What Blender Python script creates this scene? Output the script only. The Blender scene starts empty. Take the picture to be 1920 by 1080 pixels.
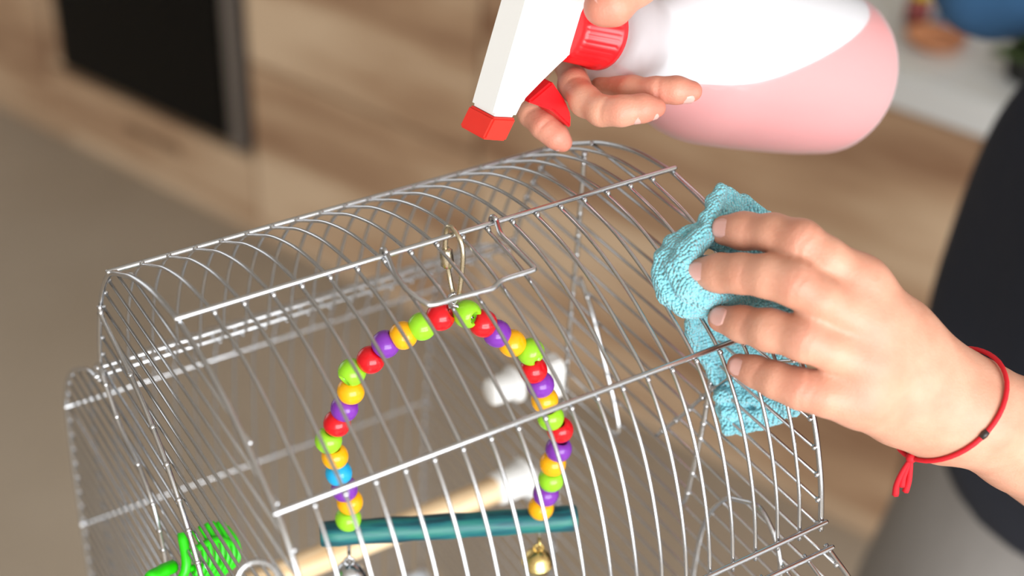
import bpy, bmesh, math, random
import numpy as np
from mathutils import Vector, Matrix, noise
random.seed(7); np.random.seed(7)
sc = bpy.context.scene
C = sc.collection

# ---------------------------------------------------------------- camera
CAM = np.array([-0.214164, -0.366721, 1.549771])
ROT = np.array([[0.84871364, -0.52752009, 0.03751951],      # right
                [-0.27772031, -0.50494374, -0.81725348],    # image down
                [0.45006287, 0.68319424, -0.57505568]])     # forward
FPX = 2808.36
cd = bpy.data.cameras.new('camera'); cam = bpy.data.objects.new('camera', cd); C.objects.link(cam)
r_, d_, f_ = ROT
cam.matrix_world = Matrix(((r_[0], -d_[0], -f_[0], CAM[0]), (r_[1], -d_[1], -f_[1], CAM[1]), (r_[2], -d_[2], -f_[2], CAM[2]), (0, 0, 0, 1)))
cd.sensor_width = 36; cd.lens = FPX / 1920 * 36; cd.clip_start = 0.01; cd.clip_end = 60
cd.dof.use_dof = True; cd.dof.focus_distance = 0.522; cd.dof.aperture_fstop = 5.6
sc.camera = cam

# ---------------------------------------------------------------- world and light
w = bpy.data.worlds.new('world'); sc.world = w; w.use_nodes = True
bg = w.node_tree.nodes['Background']; bg.inputs[0].default_value = (0.97, 0.985, 1.0, 1); bg.inputs[1].default_value = 1.35

def area_light(name, loc, target, sx, sy, power, col):
    l = bpy.data.lights.new(name, 'AREA'); l.shape = 'RECTANGLE'; l.size = sx; l.size_y = sy; l.energy = power; l.color = col
    o = bpy.data.objects.new(name, l); C.objects.link(o); o.location = loc
    o.rotation_euler = (Vector(target) - Vector(loc)).to_track_quat('-Z', 'Y').to_euler()
    return o
# the room's big window side, behind the photographer (its reflection sits low on every bead)
area_light('window_behind_camera_offscreen', (-0.55, -2.9, 1.65), (0.0, 0, 1.2), 3.0, 1.8, 128, (0.97, 0.985, 1.0))

vs = sc.view_settings
vs.view_transform = 'Standard'; vs.look = 'None'; vs.gamma = 1; vs.use_curve_mapping = False; vs.exposure = 0.23

# ---------------------------------------------------------------- helpers
def W(x, y, d):
    "point seen at photo pixel x, y at distance d along the lens axis"
    return CAM + np.array([(x - 960) / FPX * d, (y - 540) / FPX * d, d]) @ ROT
def ray(x, y): return np.array([(x - 960) / FPX, (y - 540) / FPX, 1.0]) @ ROT
def on_plane(x, y, axis, val):
    d = ray(x, y); return CAM + (val - CAM[axis]) / d[axis] * d
def V3(a): return Vector((float(a[0]), float(a[1]), float(a[2])))

def lin(c): return tuple(((v / 255 + .055) / 1.055) ** 2.4 if v / 255 > .04045 else v / 255 / 12.92 for v in c) + (1,)
def mat(name, col, rough=.5, metal=0.0, **kw):
    m = bpy.data.materials.new(name); m.use_nodes = True
    b = m.node_tree.nodes['Principled BSDF']
    b.inputs['Base Color'].default_value = col; b.inputs['Roughness'].default_value = rough; b.inputs['Metallic'].default_value = metal
    for k, v in kw.items(): b.inputs[k.replace('_', ' ')].default_value = v
    return m
def nodes(m): return m.node_tree.nodes, m.node_tree.links, m.node_tree.nodes['Principled BSDF']
def ramp(n, stops):
    r = n.new('ShaderNodeValToRGB'); e = r.color_ramp.elements
    while len(e) < len(stops): e.new(.5)
    for el, (p, c) in zip(e, stops): el.position = p; el.color = c
    return r

def tag(o, label=None, cat=None, group=None, kind=None):
    if label: o['label'] = label
    if cat: o['category'] = cat
    if group: o['group'] = group
    if kind: o['kind'] = kind
    return o
def empty(name, loc, label, cat, group=None):
    o = bpy.data.objects.new(name, None); C.objects.link(o); o.location = V3(loc); o.empty_display_size = .02
    return tag(o, label, cat, group)
def link(name, me, m, parent=None, smooth=True):
    o = bpy.data.objects.new(name, me); C.objects.link(o)
    if m: me.materials.append(m)
    if smooth:
        me.polygons.foreach_set('use_smooth', [True] * len(me.polygons))
    if parent:
        o.parent = parent; o.matrix_parent_inverse = Matrix.Translation(parent.location).inverted()
    return o
def from_data(name, verts, faces, m, parent=None, smooth=True):
    me = bpy.data.meshes.new(name); me.from_pydata([tuple(map(float, v)) for v in verts], [], faces); me.update()
    return link(name, me, m, parent, smooth)
def from_bm(name, bm, m, parent=None, smooth=True):
    me = bpy.data.meshes.new(name); bm.to_mesh(me); bm.free(); return link(name, me, m, parent, smooth)

def catmull(pts, n):
    pts = [np.asarray(q, float) for q in pts]; P = [2 * pts[0] - pts[1]] + pts + [2 * pts[-1] - pts[-2]]; out = []
    for i in range(1, len(P) - 2):
        for k in range(n):
            t = k / n
            out.append(.5 * ((2 * P[i]) + (-P[i - 1] + P[i + 1]) * t + (2 * P[i - 1] - 5 * P[i] + 4 * P[i + 1] - P[i + 2]) * t * t + (-P[i - 1] + 3 * P[i] - 3 * P[i + 1] + P[i + 2]) * t ** 3))
    out.append(pts[-1]); return np.array(out)

class MB:
    def __init__(s): s.v = []; s.f = []
    def tube(s, pts, r, n=8, closed=False):
        pts = np.asarray(pts, float); m = len(pts); rr = np.full(m, r) if np.isscalar(r) else np.asarray(r)
        T = np.gradient(pts, axis=0) if not closed else (np.roll(pts, -1, 0) - np.roll(pts, 1, 0))
        T /= np.linalg.norm(T, axis=1)[:, None] + 1e-12
        a = np.array([0, 0, 1.]) if abs(T[0][2]) < .9 else np.array([1., 0, 0])
        N = np.cross(T[0], a); N /= np.linalg.norm(N); base = len(s.v)
        for i in range(m):
            N = N - (N @ T[i]) * T[i]; N /= np.linalg.norm(N); B = np.cross(T[i], N)
            for k in range(n):
                th = 2 * math.pi * k / n; s.v.append(pts[i] + rr[i] * (math.cos(th) * N + math.sin(th) * B))
        for i in range(m if closed else m - 1):
            j = (i + 1) % m
            for k in range(n):
                l = (k + 1) % n; s.f.append((base + i * n + k, base + i * n + l, base + j * n + l, base + j * n + k))
        if not closed:
            s.f.append(tuple(base + k for k in range(n))[::-1]); s.f.append(tuple(base + (m - 1) * n + k for k in range(n)))
        return s
    def ball(s, c, r, nu=8, nv=6, sc=(1, 1, 1)):
        base = len(s.v); c = np.asarray(c, float)
        for i in range(nv + 1):
            ph = math.pi * i / nv
            for k in range(nu):
                th = 2 * math.pi * k / nu
                s.v.append(c + r * np.array([math.sin(ph) * math.cos(th) * sc[0], math.sin(ph) * math.sin(th) * sc[1], math.cos(ph) * sc[2]]))
        for i in range(nv):
            for k in range(nu):
                l = (k + 1) % nu; s.f.append((base + i * nu + k, base + (i + 1) * nu + k, base + (i + 1) * nu + l, base + i * nu + l))
        return s
    def lathe(s, o, ax, prof, n=32, rmod=None):
        "prof: list of (t along ax, radius)"
        o = np.asarray(o, float); ax = np.asarray(ax, float) / np.linalg.norm(ax); a = np.array([0, 0, 1.]) if abs(ax[2]) < .9 else np.array([1., 0, 0])
        N = np.cross(ax, a); N /= np.linalg.norm(N); B = np.cross(ax, N); base = len(s.v)
        for i, (t, r) in enumerate(prof):
            for k in range(n):
                th = 2 * math.pi * k / n; q = r * (rmod(i, th) if rmod else 1)
                s.v.append(o + t * ax + q * (math.cos(th) * N + math.sin(th) * B))
        for i in range(len(prof) - 1):
            for k in range(n):
                l = (k + 1) % n; s.f.append((base + i * n + k, base + i * n + l, base + (i + 1) * n + l, base + (i + 1) * n + k))
        if prof[0][1] > 1e-6: s.f.append(tuple(base + k for k in range(n))[::-1])
        if prof[-1][1] > 1e-6: s.f.append(tuple(base + (len(prof) - 1) * n + k for k in range(n)))
        return s
    def build(s, name, m, parent=None, smooth=True): return from_data(name, s.v, s.f, m, parent, smooth)

def prism(name, poly, h0, h1, o, U, Wv, Vv, m, parent, bevel=.0008, smooth=False):
    "polygon in the (U, W) plane pushed out along V from h0 to h1"
    bm = bmesh.new(); o, U, Wv, Vv = map(np.asarray, (o, U, Wv, Vv))
    A = [bm.verts.new(V3(o + a * U + b * Wv + h0 * Vv)) for a, b in poly]; B = [bm.verts.new(V3(o + a * U + b * Wv + h1 * Vv)) for a, b in poly]
    bm.faces.new(A[::-1]); bm.faces.new(B); n = len(poly)
    for i in range(n): bm.faces.new((A[i], A[(i + 1) % n], B[(i + 1) % n], B[i]))
    bmesh.ops.recalc_face_normals(bm, faces=bm.faces)
    if bevel: bmesh.ops.bevel(bm, geom=bm.edges[:], offset=bevel, segments=2, affect='EDGES', clamp_overlap=True)
    return from_bm(name, bm, m, parent, smooth)

# signed-distance modelling: tapered capsules and thick sheets blended, meshed by surface nets
def surface_nets(prims, h, k, pad=.012, post=None):
    lo = np.min([q[1] for q in prims], 0) - pad; hi = np.max([q[2] for q in prims], 0) + pad
    n = np.ceil((hi - lo) / h).astype(int) + 1
    D = np.full(n, .05, np.float32)
    ax = [lo[i] + h * np.arange(n[i]) for i in range(3)]
    k0 = k
    for pr in prims:
        fn, a, b = pr[:3]; k = pr[3] if len(pr) > 3 else k0
        s0 = np.maximum(((a - pad - lo) / h).astype(int), 0); s1 = np.minimum(((b + pad - lo) / h).astype(int) + 2, n)
        sl = tuple(slice(s0[i], s1[i]) for i in range(3))
        G = np.stack(np.meshgrid(*[ax[i][sl[i]].astype(np.float32) for i in range(3)], indexing='ij'), -1)
        d = fn(G); o = D[sl]; hh = np.maximum(k - np.abs(o - d), 0) / k
        D[sl] = np.minimum(o, d) - hh * hh * k * .25
    if post: D = post(D, ax)
    ins = D < 0
    cs = np.zeros(np.array(D.shape) - 1, np.int8)
    for i in (0, 1):
        for j in (0, 1):
            for l in (0, 1): cs += ins[i:D.shape[0] - 1 + i, j:D.shape[1] - 1 + j, l:D.shape[2] - 1 + l]
    act = np.argwhere((cs > 0) & (cs < 8)); idx = np.full(cs.shape, -1, np.int32); idx[tuple(act.T)] = np.arange(len(act))
    acc = np.zeros((len(act), 3)); cnt = np.zeros(len(act))
    cor = [(i, j, l) for i in (0, 1) for j in (0, 1) for l in (0, 1)]
    for c in cor:
        for e in range(3):
            if c[e] == 0:
                c2 = list(c); c2[e] = 1
                va = D[tuple((act + c).T)]; vb = D[tuple((act + c2).T)]; m = (va < 0) != (vb < 0)
                t = np.where(m, va / np.where(va == vb, 1, va - vb), 0); pt = np.tile(np.array(c, float), (len(act), 1)); pt[:, e] = t
                acc[m] += pt[m]; cnt[m] += 1
    verts = lo + h * (act + acc / cnt[:, None]); faces = []
    for e in range(3):
        sl0 = [slice(None)] * 3; sl1 = [slice(None)] * 3; sl0[e] = slice(0, -1); sl1[e] = slice(1, None)
        ch = np.argwhere(ins[tuple(sl0)] != ins[tuple(sl1)]); a, b = (e + 1) % 3, (e + 2) % 3
        ch = ch[(ch[:, a] > 0) & (ch[:, b] > 0) & (ch[:, a] < cs.shape[a]) & (ch[:, b] < cs.shape[b])]
        q = []
        for da, db in ((1, 1), (0, 1), (0, 0), (1, 0)):
            c = ch.copy(); c[:, a] -= da; c[:, b] -= db; q.append(idx[tuple(c.T)])
        q = np.stack(q, 1); fl = ins[tuple(ch.T)]; q[~fl] = q[~fl][:, ::-1]; faces.append(q)
    return verts, np.concatenate(faces)
def cap(a, b, ra, rb):
    a = np.asarray(a, np.float32); b = np.asarray(b, np.float32); ab = b - a; L2 = float(ab @ ab) + 1e-12
    def fn(G):
        t = np.clip(((G - a) @ ab) / L2, 0, 1); q = G - a - t[..., None] * ab
        return np.sqrt((q * q).sum(-1)) - (ra + (rb - ra) * t)
    r = max(ra, rb); return (fn, np.minimum(a, b) - r, np.maximum(a, b) + r)
def ell(c, R3, axes=None):
    c = np.asarray(c, np.float32); R3 = np.asarray(R3, np.float32); A = np.eye(3, dtype=np.float32) if axes is None else np.asarray(axes, np.float32)
    def fn(G):
        q = (G - c) @ A.T; k0 = np.sqrt(((q / R3) ** 2).sum(-1)); k1 = np.sqrt(((q / R3 ** 2) ** 2).sum(-1)) + 1e-6
        return k0 * (k0 - 1) / k1
    r = R3.max(); return (fn, c - r, c + r)
def tri(a, b, c, r):
    a, b, c = [np.asarray(q, np.float32) for q in (a, b, c)]
    ba, cb, ac = b - a, c - b, a - c; nr = np.cross(ba, ac); n2 = float(nr @ nr) + 1e-18
    def fn(G):
        pa, pb, pc = G - a, G - b, G - c
        def ed(e, q):
            t = np.clip((q @ e) / float(e @ e), 0, 1); z = e * t[..., None] - q; return (z * z).sum(-1)
        s = np.sign(pa @ np.cross(ba, nr)) + np.sign(pb @ np.cross(cb, nr)) + np.sign(pc @ np.cross(ac, nr))
        d = np.where(s < 2, np.minimum(np.minimum(ed(ba, pa), ed(cb, pb)), ed(ac, pc)), (pa @ nr) ** 2 / n2)
        return np.sqrt(d) - r
    P = np.stack([a, b, c]); return (fn, P.min(0) - r, P.max(0) + r)
def chain(pts): return [cap(p, q, rp, rq) for (p, rp), (q, rq) in zip(pts[:-1], pts[1:])]
def pxs(l, g=1.0): return [(W(x, y, d), g * r * d / FPX) for x, y, d, r in l]
def smooth_mesh(v, f, it=2, lam=.5):
    e = np.concatenate([f[:, [0, 1]], f[:, [1, 2]], f[:, [2, 3]], f[:, [3, 0]]])
    for _ in range(it):
        s = np.zeros_like(v); c = np.zeros(len(v))
        np.add.at(s, e[:, 0], v[e[:, 1]]); np.add.at(c, e[:, 0], 1); np.add.at(s, e[:, 1], v[e[:, 0]]); np.add.at(c, e[:, 1], 1)
        v = v + lam * (s / np.maximum(c, 1)[:, None] - v)
    return v

# ---------------------------------------------------------------- materials
def metal_mat(name, col, rough, bump=.02):
    m = mat(name, col, rough, 1.0); n, l, b = nodes(m)
    t = n.new('ShaderNodeTexNoise'); t.inputs['Scale'].default_value = 900; t.inputs['Detail'].default_value = 3
    tc = n.new('ShaderNodeTexCoord'); l.new(tc.outputs['Object'], t.inputs['Vector'])
    bu = n.new('ShaderNodeBump'); bu.inputs['Strength'].default_value = bump * 5; bu.inputs['Distance'].default_value = .0003
    l.new(t.outputs['Fac'], bu.inputs['Height']); l.new(bu.outputs['Normal'], b.inputs['Normal'])
    mr = n.new('ShaderNodeMapRange'); mr.inputs[3].default_value = rough * .8; mr.inputs[4].default_value = rough * 1.25
    l.new(t.outputs['Fac'], mr.inputs[0]); l.new(mr.outputs[0], b.inputs['Roughness'])
    return m
STEEL = metal_mat('zinc_wire', (.57, .58, .60, 1), .18)
BRASS = metal_mat('brass', (.72, .55, .22, 1), .22)
LINK = metal_mat('nickel_brass', (.66, .58, .42, 1), .26)
def plastic(name, c, rough=.22, **kw): return mat(name, lin(c), rough, 0, **kw)
RED = plastic('red_plastic', (222, 22, 30), .3)
ORANGE_RED = plastic('nozzle_plastic', (232, 50, 38), .35)
WHITE = plastic('white_plastic', (240, 240, 238), .35)
BEADS = {'r': plastic('red_bead', (214, 16, 28), .15), 'g': plastic('lime_bead', (150, 214, 40), .15), 'y': plastic('yellow_bead', (250, 178, 10), .15),
         'p': plastic('purple_bead', (128, 52, 172), .15), 'b': plastic('blue_bead', (30, 168, 222), .15)}
for m_ in BEADS.values():
    m_.node_tree.nodes['Principled BSDF'].inputs['Subsurface Weight'].default_value = .15; m_.node_tree.nodes['Principled BSDF'].inputs['Subsurface Radius'].default_value = (.002, .002, .002)
GREEN = plastic('green_plastic', (40, 205, 10), .3)

def wood_mat(name, dark, mid, light, scale, rough=.55, axis=None):
    "grain stretched along the object x axis"
    m = mat(name, mid, rough); n, l, b = nodes(m); tc = n.new('ShaderNodeTexCoord'); mp = n.new('ShaderNodeMapping')
    mp.inputs['Scale'].default_value = scale; l.new(tc.outputs['Object'], mp.inputs['Vector'])
    t = n.new('ShaderNodeTexNoise'); t.inputs['Scale'].default_value = 1; t.inputs['Detail'].default_value = 5; t.inputs['Roughness'].default_value = .55
    l.new(mp.outputs[0], t.inputs['Vector']); r = ramp(n, [(.38, dark), (.5, mid), (.62, light)]); l.new(t.outputs['Fac'], r.inputs[0]); l.new(r.outputs[0], b.inputs['Base Color'])
    bu = n.new('ShaderNodeBump'); bu.inputs['Strength'].default_value = .15; bu.inputs['Distance'].default_value = .001
    l.new(t.outputs['Fac'], bu.inputs['Height']); l.new(bu.outputs['Normal'], b.inputs['Normal'])
    return m
OAK = wood_mat('oak_front', lin((136, 100, 74)), lin((178, 146, 116)), lin((212, 186, 156)), (.9, .9, 6))
DOWEL = wood_mat('pale_dowel', lin((214, 178, 132)), lin((232, 202, 160)), lin((242, 218, 182)), (10, 120, 120))
TEAL = wood_mat('teal_stained_wood', lin((4, 62, 74)), lin((6, 98, 106)), lin((34, 122, 112)), (30, 260, 260), .45)

def skin_mat():
    m = mat('skin', lin((226, 178, 152)), .52); n, l, b = nodes(m)
    a = n.new('ShaderNodeAttribute'); a.attribute_name = 'flush'
    tc = n.new('ShaderNodeTexCoord'); t = n.new('ShaderNodeTexNoise'); t.inputs['Scale'].default_value = 90; t.inputs['Detail'].default_value = 4; l.new(tc.outputs['Object'], t.inputs['Vector'])
    r = ramp(n, [(.3, lin((196, 139, 114))), (.7, lin((210, 157, 132)))]); l.new(t.outputs['Fac'], r.inputs[0])
    mx = n.new('ShaderNodeMixRGB'); mx.inputs[2].default_value = lin((196, 98, 84)); l.new(a.outputs['Fac'], mx.inputs[0]); l.new(r.outputs[0], mx.inputs[1]); l.new(mx.outputs[0], b.inputs['Base Color'])
    b.inputs['Subsurface Weight'].default_value = .18; b.inputs['Subsurface Radius'].default_value = (.004, .0016, .0008); b.inputs['Subsurface Scale'].default_value = 1.0
    v = n.new('ShaderNodeTexVoronoi'); v.inputs['Scale'].default_value = 1100; l.new(tc.outputs['Object'], v.inputs['Vector'])
    bu = n.new('ShaderNodeBump'); bu.inputs['Strength'].default_value = .25; bu.inputs['Distance'].default_value = .0003
    l.new(v.outputs['Distance'], bu.inputs['Height']); l.new(bu.outputs['Normal'], b.inputs['Normal'])
    return m
SKIN = skin_mat()
NAIL = mat('nail', lin((216, 168, 158)), .28, 0, Subsurface_Weight=.2); NAIL.node_tree.nodes['Principled BSDF'].inputs['Subsurface Radius'].default_value = (.002, .001, .0006)

def cloth_mat(name, col, scale, bump):
    m = mat(name, col, .95); n, l, b = nodes(m); tc = n.new('ShaderNodeTexCoord')
    t = n.new('ShaderNodeTexNoise'); t.inputs['Scale'].default_value = scale; t.inputs['Detail'].default_value = 4; l.new(tc.outputs['Object'], t.inputs['Vector'])
    bu = n.new('ShaderNodeBump'); bu.inputs['Strength'].default_value = bump; bu.inputs['Distance'].default_value = .004
    l.new(t.outputs['Fac'], bu.inputs['Height']); l.new(bu.outputs['Normal'], b.inputs['Normal']); return m
NAVY = cloth_mat('navy_knit', lin((26, 31, 44)), 30, .5)
DENIM = cloth_mat('blue_denim', lin((44, 84, 122)), 40, .5)
GREY_CLOTH = cloth_mat('grey_trouser_cloth', lin((132, 128, 124)), 30, .4)
def terry_mat():
    m = mat('turquoise_terry', lin((60, 178, 200)), .9); n, l, b = nodes(m); tc = n.new('ShaderNodeTexCoord')
    v = n.new('ShaderNodeTexVoronoi'); v.inputs['Scale'].default_value = 820; v.inputs['Randomness'].default_value = .55; l.new(tc.outputs['Object'], v.inputs['Vector'])
    r = ramp(n, [(.0, lin((146, 226, 240))), (1.0, lin((134, 218, 234)))]); l.new(v.outputs['Distance'], r.inputs[0])
    l.new(r.outputs[0], b.inputs['Base Color'])
    bu = n.new('ShaderNodeBump'); bu.invert = True; bu.inputs['Strength'].default_value = 1.0; bu.inputs['Distance'].default_value = .0022
    l.new(v.outputs['Distance'], bu.inputs['Height']); l.new(bu.outputs['Normal'], b.inputs['Normal'])
    b.inputs['Sheen Weight'].default_value = .4; b.inputs['Sheen Roughness'].default_value = .4
    return m
TERRY = terry_mat()

# ---------------------------------------------------------------- the room: floor, back wall, kitchen units
KO = np.array([0.534806, 2.196046, 0.0]); KA = np.array([0.35836795, -0.93358043, 0]); KN = np.array([-0.93358043, -0.35836795, 0]); KZ = np.array([0, 0, 1.])
def kbox(name, a0, a1, n0, n1, z0, z1, m, parent=None, bevel=.002):
    bm = bmesh.new()
    vs_ = [bm.verts.new(V3((a - (a0 + a1) / 2, -(n - (n0 + n1) / 2), z - (z0 + z1) / 2))) for a in (a0, a1) for n in (n0, n1) for z in (z0, z1)]
    for f in ((0, 1, 3, 2), (4, 6, 7, 5), (0, 4, 5, 1), (2, 3, 7, 6), (0, 2, 6, 4), (1, 5, 7, 3)): bm.faces.new([vs_[i] for i in f])
    bmesh.ops.recalc_face_normals(bm, faces=bm.faces)
    if bevel: bmesh.ops.bevel(bm, geom=bm.edges[:], offset=bevel, segments=2, affect='EDGES')
    o = from_bm(name, bm, m, None, False)
    loc = KO + (a0 + a1) / 2 * KA + (n0 + n1) / 2 * KN + (z0 + z1) / 2 * KZ
    o.location = V3(loc); o.rotation_euler = (0, 0, math.atan2(KA[1], KA[0]))
    if parent:
        o.parent = parent; o.matrix_parent_inverse = Matrix.Translation(parent.location).inverted()
    return o
def floor_mat():
    m = mat('taupe_floor', lin((150, 138, 122)), .5); n, l, b = nodes(m); tc = n.new('ShaderNodeTexCoord')
    t = n.new('ShaderNodeTexNoise'); t.inputs['Scale'].default_value = 2.2; t.inputs['Detail'].default_value = 5; l.new(tc.outputs['Object'], t.inputs['Vector'])
    r = ramp(n, [(.3, lin((162, 148, 130))), (.7, lin((176, 163, 146)))]); l.new(t.outputs['Fac'], r.inputs[0]); l.new(r.outputs[0], b.inputs['Base Color']); return m
def big_box(name, lo, hi, m):
    v = [(x, y, z) for x in (lo[0], hi[0]) for y in (lo[1], hi[1]) for z in (lo[2], hi[2])]
    o = from_data(name, v, [(0, 1, 3, 2), (4, 6, 7, 5), (0, 4, 5, 1), (2, 3, 7, 6), (0, 2, 6, 4), (1, 5, 7, 3)], m, None, False); tag(o, kind='structure'); return o
big_box('floor', (-4, -4, -.1), (4, 6, 0), floor_mat())
WALL = mat('wall_paint', lin((190, 182, 170)), .8); CEIL = mat('ceiling_paint', lin((214, 211, 205)), .9)
big_box('ceiling', (-3, -2.2, 2.5), (4, 6, 2.6), CEIL)
big_box('wall_left', (-3.1, -2.2, 0), (-3, 6, 2.5), WALL); big_box('wall_right', (2.9, -2.2, 0), (3.0, 6, 2.5), WALL)
o = kbox('wall_back', -3.2, 4.6, -.66, -.56, 0, 2.5, WALL, None, 0); tag(o, kind='structure')

BLACK_GLASS = mat('oven_glass', (.003, .003, .003, 1), .3); BLACK_GLASS.node_tree.nodes['Principled BSDF'].inputs['Specular IOR Level'].default_value = .15
OVEN_STEEL = metal_mat('oven_steel', (.42, .41, .42, 1), .38)
DARK = mat('dark_gap', (.012, .01, .009, 1), .8)
PLINTH = OAK
def cabinet(a0, a1, z1, label, splits, handle=None):
    t = empty('kitchen_cabinet', KO + (a0 + a1) / 2 * KA, label, 'cabinet', 'oak kitchen cabinets in a row')
    kbox('body', a0, a1, -.53, .008, .06, z1, OAK, t); kbox('plinth', a0, a1, -.50, -.006, 0, .06, PLINTH, t, .001)
    for (b0, b1, y0, y1) in splits: kbox('door', b0 + .002, b1 - .002, .009, .028, y0 + .002, y1 - .002, OAK, t)
    return t
cabinet(-1.25, -.165, .705, 'oak cabinet on the far side of the built-in oven', [(-1.25, -.70, .065, .70), (-.70, -.165, .065, .70)])
t = empty('built_in_oven', KO + .13 * KA, 'black glass built-in oven in oak kitchen front', 'oven')
kbox('oven_body', -.145, .40, -.5, .006, .19, .69, DARK, t); kbox('oven_door_glass', -.10, .352, .007, .034, .208, .60, BLACK_GLASS, t, .003)
for nm, a0, a1, z0, z1 in (('side_trim', .355, .392, .20, .69), ('side_trim', -.14, -.103, .20, .69), ('control_panel', -.10, .352, .61, .69)): kbox(nm, a0, a1, .006, .03, z0, z1, OVEN_STEEL if nm != 'side_trim' or a0 > 0 else OAK, t)
hd = MB().tube([KO + a * KA + .065 * KN + .575 * KZ for a in (-.05, .30)], .008, 12); hd.tube([KO - .03 * KA + .03 * KN + .575 * KZ, KO - .03 * KA + .065 * KN + .575 * KZ], .006); hd.tube([KO + .28 * KA + .03 * KN + .575 * KZ, KO + .28 * KA + .065 * KN + .575 * KZ], .006)
hd.build('oven_handle', OVEN_STEEL, t)
def slotted_front(parent):
    "drawer front with a slot cut right through it"
    A, Z = (-.16, .05, .215, .408), (.065, .125, .143, .187); v, f = [], []
    for n_k in (.028, -.0115):
        for a_ in A:
            for z_ in Z: v.append(KO + a_ * KA + n_k * KN + z_ * KZ)
    ix = lambda k, i, j: k * 16 + i * 4 + j
    for i in range(3):
        for j in range(3):
            if (i, j) != (1, 1):
                f.append((ix(0, i, j), ix(0, i + 1, j), ix(0, i + 1, j + 1), ix(0, i, j + 1))); f.append((ix(1, i, j), ix(1, i, j + 1), ix(1, i + 1, j + 1), ix(1, i + 1, j)))
    for loop_ in ([(1, 1), (2, 1), (2, 2), (1, 2)], [(i, 0) for i in range(4)] + [(3, 1), (3, 2)] + [(i, 3) for i in (3, 2, 1, 0)] + [(0, 2), (0, 1)]):
        for p_, q_ in zip(loop_, loop_[1:] + loop_[:1]): f.append((ix(0, *p_), ix(1, *p_), ix(1, *q_), ix(0, *q_)))
    bm = bmesh.new(); vv = [bm.verts.new(V3(q)) for q in v]
    for q in f: bm.faces.new([vv[k] for k in q])
    bmesh.ops.recalc_face_normals(bm, faces=bm.faces)
    o = from_bm('drawer_front', bm, OAK, None, False); R_ = Matrix.Translation(V3(KO)) @ Matrix.Rotation(math.atan2(KA[1], KA[0]), 4, 'Z')
    o.data.transform(R_.inverted()); o.location = V3(KO); o.rotation_euler = (0, 0, math.atan2(KA[1], KA[0])); o.parent = parent; o.matrix_parent_inverse = Matrix.Translation(parent.location).inverted()
t = empty('oven_housing', KO + .13 * KA, 'low oak panel with slot under the black oven', 'cabinet')
kbox('carcass', -.16, .408, -.5, -.012, .065, .187, OAK, t); slotted_front(t); kbox('plinth', -.16, .408, -.50, -.006, 0, .064, PLINTH, t, .001); kbox('vent_slot', .05, .215, -.0115, -.0095, .125, .143, OAK, t, 0)
cabinet(.412, .905, .705, 'oak cabinet with wide drawers just right of the black oven', [(.412, .905, .065, .385), (.412, .905, .385, .70)])
cabinet(.908, 1.66, .705, 'oak cabinet in the middle of the run below the spray bottle', [(.908, 1.66, .065, .70)])
cabinet(1.663, 2.5, .705, 'oak cabinet under the white counter edge behind the person', [(1.663, 2.08, .065, .70), (2.08, 2.5, .065, .70)])
CT = mat('white_counter', lin((212, 214, 214)), .35)
o = kbox('countertop', -1.25, 2.5, -.55, .045, .706, .752, CT, None, .004); tag(o, 'white stone countertop running above the oak cabinets', 'countertop')
# goods on the counter, far out of focus
def counter_pt(a, n): return KO + a * KA + n * KN + .752 * KZ
def jar(name, a, n, prof, parts, label, cat):
    t = empty(name, counter_pt(a, n), label, cat)
    for nm, pr, m in parts: MB().lathe(counter_pt(a, n), KZ, pr, 20).build(nm, m, t)
BLUE_P = plastic('blue_pack', (24, 92, 214), .4); LBLUE = plastic('pale_blue_pack', (150, 196, 236), .4); ORA = plastic('terracotta_pack', (206, 140, 98), .6)
YEL = plastic('yellow_pack', (226, 206, 60), .5); MAROON = plastic('maroon_pack', (136, 62, 60), .5); LEAF = plastic('leaf_green', (58, 82, 18), .6); SOIL = plastic('dark_pot', (22, 22, 20), .6)
jar('detergent_bottle', 1.545, -.115, None, [('bottle', [(0, .020), (.01, .023), (.05, .023), (.062, .01)], LBLUE), ('sleeve_label', [(.018, .0236), (.046, .0236)], BLUE_P), ('screw_cap', [(.062, .011), (.078, .011)], WHITE)], 'bright blue detergent bottle on the white counter', 'bottle')
jar('clay_bowl', 1.548, -.055, None, [('bowl', [(0, .02), (.005, .030), (.014, .038), (.012, .034), (.006, .024), (.005, 0)], ORA)], 'low terracotta bowl on the counter before blue bottle', 'bowl')
jar('sauce_bottle', 1.502, -.10, None, [('bottle', [(0, .015), (.030, .016), (.038, .010)], MAROON), ('screw_cap', [(.038, .014), (.062, .013)], YEL)], 'maroon bottle with yellow cap on the counter', 'bottle')
pc = counter_pt(1.672, -.05); t = empty('potted_herb', pc, 'small leafy herb in a dark pot on the counter', 'plant')
MB().lathe(pc, KZ, [(0, .028), (.035, .034), (.037, .031), (.03, .029), (.03, 0)], 20).build('pot', SOIL, t)
for i in range(26):
    th = random.uniform(0, 6.28); ra = random.uniform(.0, .03); q = pc + np.array([ra * math.cos(th), ra * math.sin(th), .03 + .03 * random.random()])
    u = np.array([math.cos(th), math.sin(th), random.uniform(-.2, .5)]); s = np.array([-math.sin(th), math.cos(th), 0]) * .012; L_ = .034
    from_data('leaf', [q, q + .5 * L_ * u + s, q + L_ * u, q + .5 * L_ * u - s, q + .5 * L_ * u + [0, 0, .006], q + .5 * L_ * u + [0, 0, .0045]], [(0, 1, 4), (1, 2, 4), (2, 3, 4), (3, 0, 4), (1, 0, 5), (2, 1, 5), (3, 2, 5), (0, 3, 5)], LEAF, t)

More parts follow.
